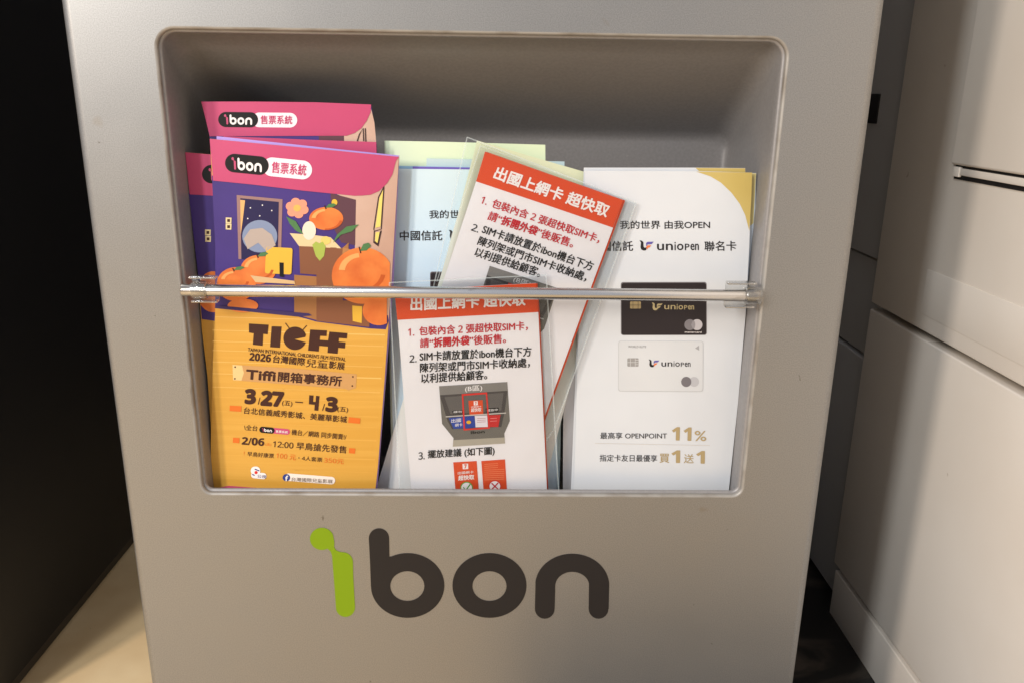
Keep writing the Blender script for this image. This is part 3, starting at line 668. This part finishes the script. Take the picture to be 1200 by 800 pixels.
def sim_print(S, par, P, Q=None):
    """P maps the upright packet's own crop coordinates to pixels"""
    up = Vector(P((300, 100))[0])-Vector(P((300, 200))[0])
    def t(s, a, b2, h, m, bold=.01): text(s, *P(a, b2), h, S, OFF*2.5, m, par, bold, up=up)
    t('出國上網卡 超快取', (147, 126), (530, 108), 15.4, WHITEI, .03)
    t('1.', (138, 210), (158, 209), 8.4, REDI, .014); t('包裝內含 2 張超快取SIM卡，', (175, 210), (538, 191), 10.8, REDI, .019)
    t('請“', (178, 249), (221, 247), 10.8, REDI, .019); t('拆開外袋', (224, 247), (342, 240), 10.8, REDI, .034); t('”後販售。', (344, 240), (465, 233), 10.8, REDI, .019)
    t('2.', (143, 298), (166, 297), 8.4, BLACKI, .014); t('SIM卡請放置於ibon機台下方', (177, 294), (550, 277), 11.2, BLACKI, .019)
    t('陳列架或門市SIM卡收納處，', (178, 332), (545, 314), 11.2, BLACKI, .019); t('以利提供給顧客。', (182, 367), (402, 354), 11.2, BLACKI, .019)
    def pic(poly, m, lvl, name='photo_print'): decal(name, P(*[((x/5.717+70)*2.857, (y/5.714+120)*2.857) for x, y in poly]), S, OFF*lvl, m, par)
    def pt(s, a, b2, h, m, lvl=4.5, bold=.01): text(s, *P(*[((x/5.717+70)*2.857, (y/5.714+120)*2.857) for x, y in (a, b2)]), h, S, OFF*lvl, m, par, bold, up=up)
    g1 = ink((128, 124, 120)); g2 = ink((74, 70, 70)); g3 = ink((98, 94, 92)); g4 = ink((112, 108, 102))
    pic(((83, 68), (540, 40), (557, 300), (520, 385), (525, 450), (175, 472), (180, 415), (103, 320)), g4, 1.5)
    pic(((83, 68), (540, 40), (542, 98), (88, 128)), g1, 2)
    pic(((88, 128), (542, 98), (520, 250), (500, 340), (170, 355), (140, 300)), g2, 2)
    pic(((120, 140), (515, 112), (500, 230), (160, 255)), g3, 2.4)
    pic(((172, 232), (245, 226), (246, 248), (176, 254)), BLACKI, 3); pic(((395, 216), (482, 210), (482, 236), (397, 243)), BLACKI, 3)
    pt('請勿', (180, 248), (236, 244), 2.6, WHITEI, 3.5); pt('擺放中', (402, 238), (476, 232), 2.8, WHITEI, 3.5)
    pic(((128, 268), (532, 243), (532, 250), (128, 275)), ink((196, 190, 184)), 3.2)
    pic(((148, 280), (245, 272), (248, 348), (180, 352)), ink((48, 74, 158)), 3); pic(((250, 270), (320, 266), (328, 342), (260, 350)), ink((44, 66, 150)), 3)
    pt('出國', (165, 312), (230, 306), 4.4, WHITEI, 3.6); pt('網卡', (190, 338), (240, 334), 3.6, WHITEI, 3.6); pic(ell((282, 308), 16, 12, 14), ink((226, 170, 50)), 3.6)
    pic(((322, 265), (405, 262), (410, 340), (328, 342)), ink((222, 214, 220)), 3); pic(((410, 262), (495, 258), (480, 340), (415, 340)), ink((196, 46, 48)), 3)
    for yy in (282, 294, 306): pic(((338, yy), (395, yy-3), (395, yy), (338, yy+3)), ink((170, 110, 120)), 3.5)
    for yy in (282, 300): pic(((425, yy), (470, yy-3), (470, yy), (425, yy+3)), ink((226, 150, 150)), 3.5)
    pic(((280, 165), (375, 160), (380, 255), (287, 258)), ORANGE, 3); pic(((315, 168), (342, 167), (343, 194), (316, 196)), WHITEI, 3.6)
    pt('7', (324, 190), (334, 190), 3, ORANGE, 4.2, .03); pt('出國網卡', (298, 212), (366, 208), 2, WHITEI, 3.6); pt('超快取', (298, 240), (366, 236), 4.4, WHITEI, 3.6, .02)
    fr = [(235, 120), (405, 108), (424, 350), (248, 363)]; fi = [(246, 131), (396, 120), (413, 340), (258, 352)]
    for k in range(4): pic([fr[k], fr[(k+1) % 4], fi[(k+1) % 4], fi[k]], ink((214, 52, 48)), 4.2, 'red_frame')
    pt('(B區)', (258, 110), (372, 102), 7.4, WHITEI, 3.2, .012)
    pt('ibon', (296, 386), (388, 380), 3.2, BLACKI, 3, .03)
    pic(((178, 428), (522, 410), (525, 450), (175, 472)), ink((172, 164, 150)), 2.4)
    t('3.', (173, 622), (193, 621), 8.4, BLACKI, .014); t('擺放建議 (如下圖)', (204, 622), (427, 609), 10.8, BLACKI, .019)
    pic(((178, 577), (335, 568), (354, 830), (198, 830)), ORANGE, 1.6, 'printed_packet'); pic(((366, 568), (525, 557), (542, 830), (386, 830)), ORANGE, 1.6, 'printed_packet')
    pic(((240, 587), (278, 585), (279, 621), (242, 623)), WHITEI, 2.4); pt('7', (252, 616), (267, 615), 4.4, ORANGE, 3.2, .03)
    pt('出國網卡', (208, 658), (314, 650), 3.2, WHITEI, 2.6); pt('超快取', (213, 698), (318, 690), 5.6, WHITEI, 2.6, .03)
    for k in range(9): yy = 588+k*13; pic(((386, yy), (478 if k < 3 else 520, yy-6), (478 if k < 3 else 520, yy-2), (386, yy+4)), ink((226, 130, 90)), 2.4)
    pic(ell((268, 746), 42, 40, 24), ink((96, 160, 60)), 2.4); pic(ell((268, 746), 36, 34, 24), WHITEI, 3); pic(stroke([(246, 742), (262, 764), (292, 722)], 8), ink((70, 150, 50)), 3.6)
    pic(ell((457, 736), 42, 40, 24), ink((206, 50, 44)), 2.4); pic(ell((457, 736), 36, 34, 24), WHITEI, 3)
    pic(stroke([(434, 714), (480, 758)], 8), REDI, 3.6); pic(stroke([(480, 712), (434, 760)], 8), REDI, 3.6)
def seams(S, pts, par, wd=1.2, close=True):
    n = len(pts)
    for i in range(n if close else n-1):
        a, b2 = Vector(pts[i]), Vector(pts[(i+1) % n])
        seg = [tuple(a.lerp(b2, k/8)) for k in range(9)]
        decal('sleeve_seam', stroke(seg, wd), S, OFF*9, seam, par, step=400)
# upright packet in front
SL = Surf(.0125, .01, bow=.0012, xc=-.02, rip=.0002)
lo = [(462.3, 341), (545, 336.5), (628.3, 332), (630.8, 365.5), (636, 470), (641, 574), (642, 600), (484.5, 600), (482, 573), (475, 490), (466, 375)]
L = leaflet('sim_packet', 'upright white SIM card packet with a red header, partly behind the steel rod', lo, SL, pinkw, GS, 'SIM packet', thick=.0006)
decal('red_header', [(462.3, 341), (545, 336.5), (628.3, 332), (630.8, 365.8), (548, 370.3), (465.6, 375)], SL, OFF, ORANGE, L)
sim_print(SL, L, Z4)
decal('orange_backing', [(p[0]+1.6, p[1]+.3) for p in lo], Surf(.0142, .01, bow=.0012, xc=-.02), 0, ORANGE, L, thick=.0004)
so = [(456.5, 331), (640, 322), (656, 600), (470, 600)]
sl = decal('clear_sleeve', [so[0], so[1], (648, 460), so[2], so[3], (463, 460)], SL, OFF*8, sleeve, L)
sb_ = Surf(.016, .01)
seams(SL, so, L, 1.4)
decal('sleeve_back', [so[0], so[1], (648, 460), so[2], so[3], (463, 460)], sb_, 0, sleeve, L)
# tilted packet, same print turned with it
SU = Surf(.0195, .01, bow=.0008, xc=.04, rip=.0002, ph=2)
# affine fit from the upright crop to the tilted one by three text anchors
src = [Vector((147, 126)), Vector((530, 108)), Vector((182, 367))]
dst = [Vector(Z3((537, 252))[0]), Vector(Z3((1018, 418))[0]), Vector(Z3((455, 582))[0])]
Ms = Matrix(((src[1]-src[0]).to_tuple(), (src[2]-src[0]).to_tuple())).transposed()
Md = Matrix(((dst[1]-dst[0]).to_tuple(), (dst[2]-dst[0]).to_tuple())).transposed()
AF = Md @ Ms.inverted()
def ZQ(*p): return [tuple(dst[0]+AF @ (Vector(q)-src[0])) for q in p]
uo = Z3((503, 138), (800, 243), (1092, 345), (955, 715)) + [(687.4, 352), (638, 488), (634, 500), (480, 452), (500, 392)] + Z3((318, 712), (465, 265))
U = leaflet('sim_packet', 'tilted white SIM card packet with a red header, leaning over the upright one', uo, SU, pinkw, GS, 'SIM packet', thick=.0006)
decal('red_header', Z3((503, 138), (800, 243), (1092, 345), (1048, 462), (755, 362), (465, 265)), SU, OFF, ORANGE, U)
sim_print(SU, U, ZQ)
decal('orange_backing', [(p[0]+2.2, p[1]+.4) for p in uo], Surf(.0212, .01, bow=.0008, xc=.04), 0, ORANGE, U, thick=.0004)
us = [(547.5, 161), (745, 238), (650, 500), (610, 560), (478, 470)]
decal('clear_sleeve', us, SU, OFF*8, sleeve, U); decal('sleeve_back', us, Surf(.0222, .01), 0, sleeve, U)
seams(SU, us, U, 1.4)
seams(SU, [(563, 171), (737, 233.5)], U, .8, False); seams(SU, [(563, 171), (512, 330)], U, 1.0, False)

# ------------------------------------------------------------------ white machine on the right
rm = empty('machine', 'off-white office machine with panel doors standing to the right of the kiosk', 'machine')
XR = .360
def P(u, v, x=XR): p = onx(u, v, x); return p.y, p.z
yf = P(1020, 358)[0]                                    # far vertical edge of the face
zmid = (P(1020, 358)[1]+P(1200, 455)[1])/2; zlow = (P(967, 654)[1]+P(1083, 800)[1])/2
ydoor, zslot = P(1120, 205)
print('machine', yf, zmid, zlow, ydoor, zslot, P(1057, 0), P(965, 650))
YN = -.45
box('machine_core', (XR+.016, YN, .02), (XR+.6, yf-.004, 1.25), dark_m, rm, .002)
box('lower_door', (XR, YN, zlow+.003), (XR+.015, yf, zmid-.0045), white_m, rm, .0015)
box('upper_panel', (XR, YN, zmid+.002), (XR+.015, yf, 1.25), white_m, rm, .0015)
kp = box('kick_plate', (XR+.001, YN, .004), (XR+.018, yf-.004, zlow-.004), white_m, rm, .001)
ud = box('upper_door', (XR-.006, YN, zslot+.008), (XR-.0003, ydoor, 1.20), white_m, rm, .0022)
box('door_gap', (XR-.0008, ydoor+.0002, zslot+.008), (XR-.0002, ydoor+.0016, 1.20), mat('gap_grey', (96, 90, 84), .6), rm, 0)
box('door_ledge', (XR-.0036, YN, zslot+.0005), (XR-.0003, ydoor-.012, zslot+.0058), white_m, rm, .0006)
box('door_slot', (XR-.0010, YN, zslot-.003), (XR-.0002, ydoor, zslot+.0085), dark_m, rm, 0)
box('door_hinge', (XR-.0038, ydoor-.0105, zslot-.001), (XR-.0012, ydoor-.0015, zslot+.0066), white_m, rm, .0005)
ya, za = P(1087, 315); yb, zb2 = P(1080, 367)
box('label_plate', (XR-.0006, YN, zb2), (XR-.0002, (ya+yb)/2, za), white_m, rm, .0003)
# stepped rail behind the face
zs1 = P(1024, 305, .372)[1]; zs2 = P(1000, 412, .372)[1]
box('rear_rail', (.372, yf+.002, zs1+.002), (.42, yf+.30, 1.0), grey_rail, rm, .001)
box('rear_rail', (.378, yf+.002, zs2+.0015), (.42, yf+.30, zs1-.002), grey_rail, rm, .001)
box('rear_rail', (.374, yf+.002, .012), (.42, yf+.30, zs2-.0015), grey_rail, rm, .001)
for z0_, z1_ in ((zlow+.003, zmid-.0045), (zmid+.002, 1.24)):
    box('edge_trim', (XR+.003, yf+.0003, z0_), (XR+.012, yf+.0019, z1_), white_m, rm, .0004)
yy, zz = P(1030, 128, .372)
box('latch_slot', (.3705, yy, zz-.014), (.3725, yy+.022, zz+.014), dark_m, rm, .0005)

# ------------------------------------------------------------------ black machine on the left
bmach = empty('cabinet', 'matt black cabinet standing to the left of the kiosk on the beige floor', 'cabinet')
box('side_panel', (-.95, .10, .012), (-.434, .74, 1.3), black_m, bmach, .002)
box('plinth', (-.94, .11, 0), (-.438, .73, .011), mat('plinth_grey', (70, 62, 52), .6), bmach, 0)
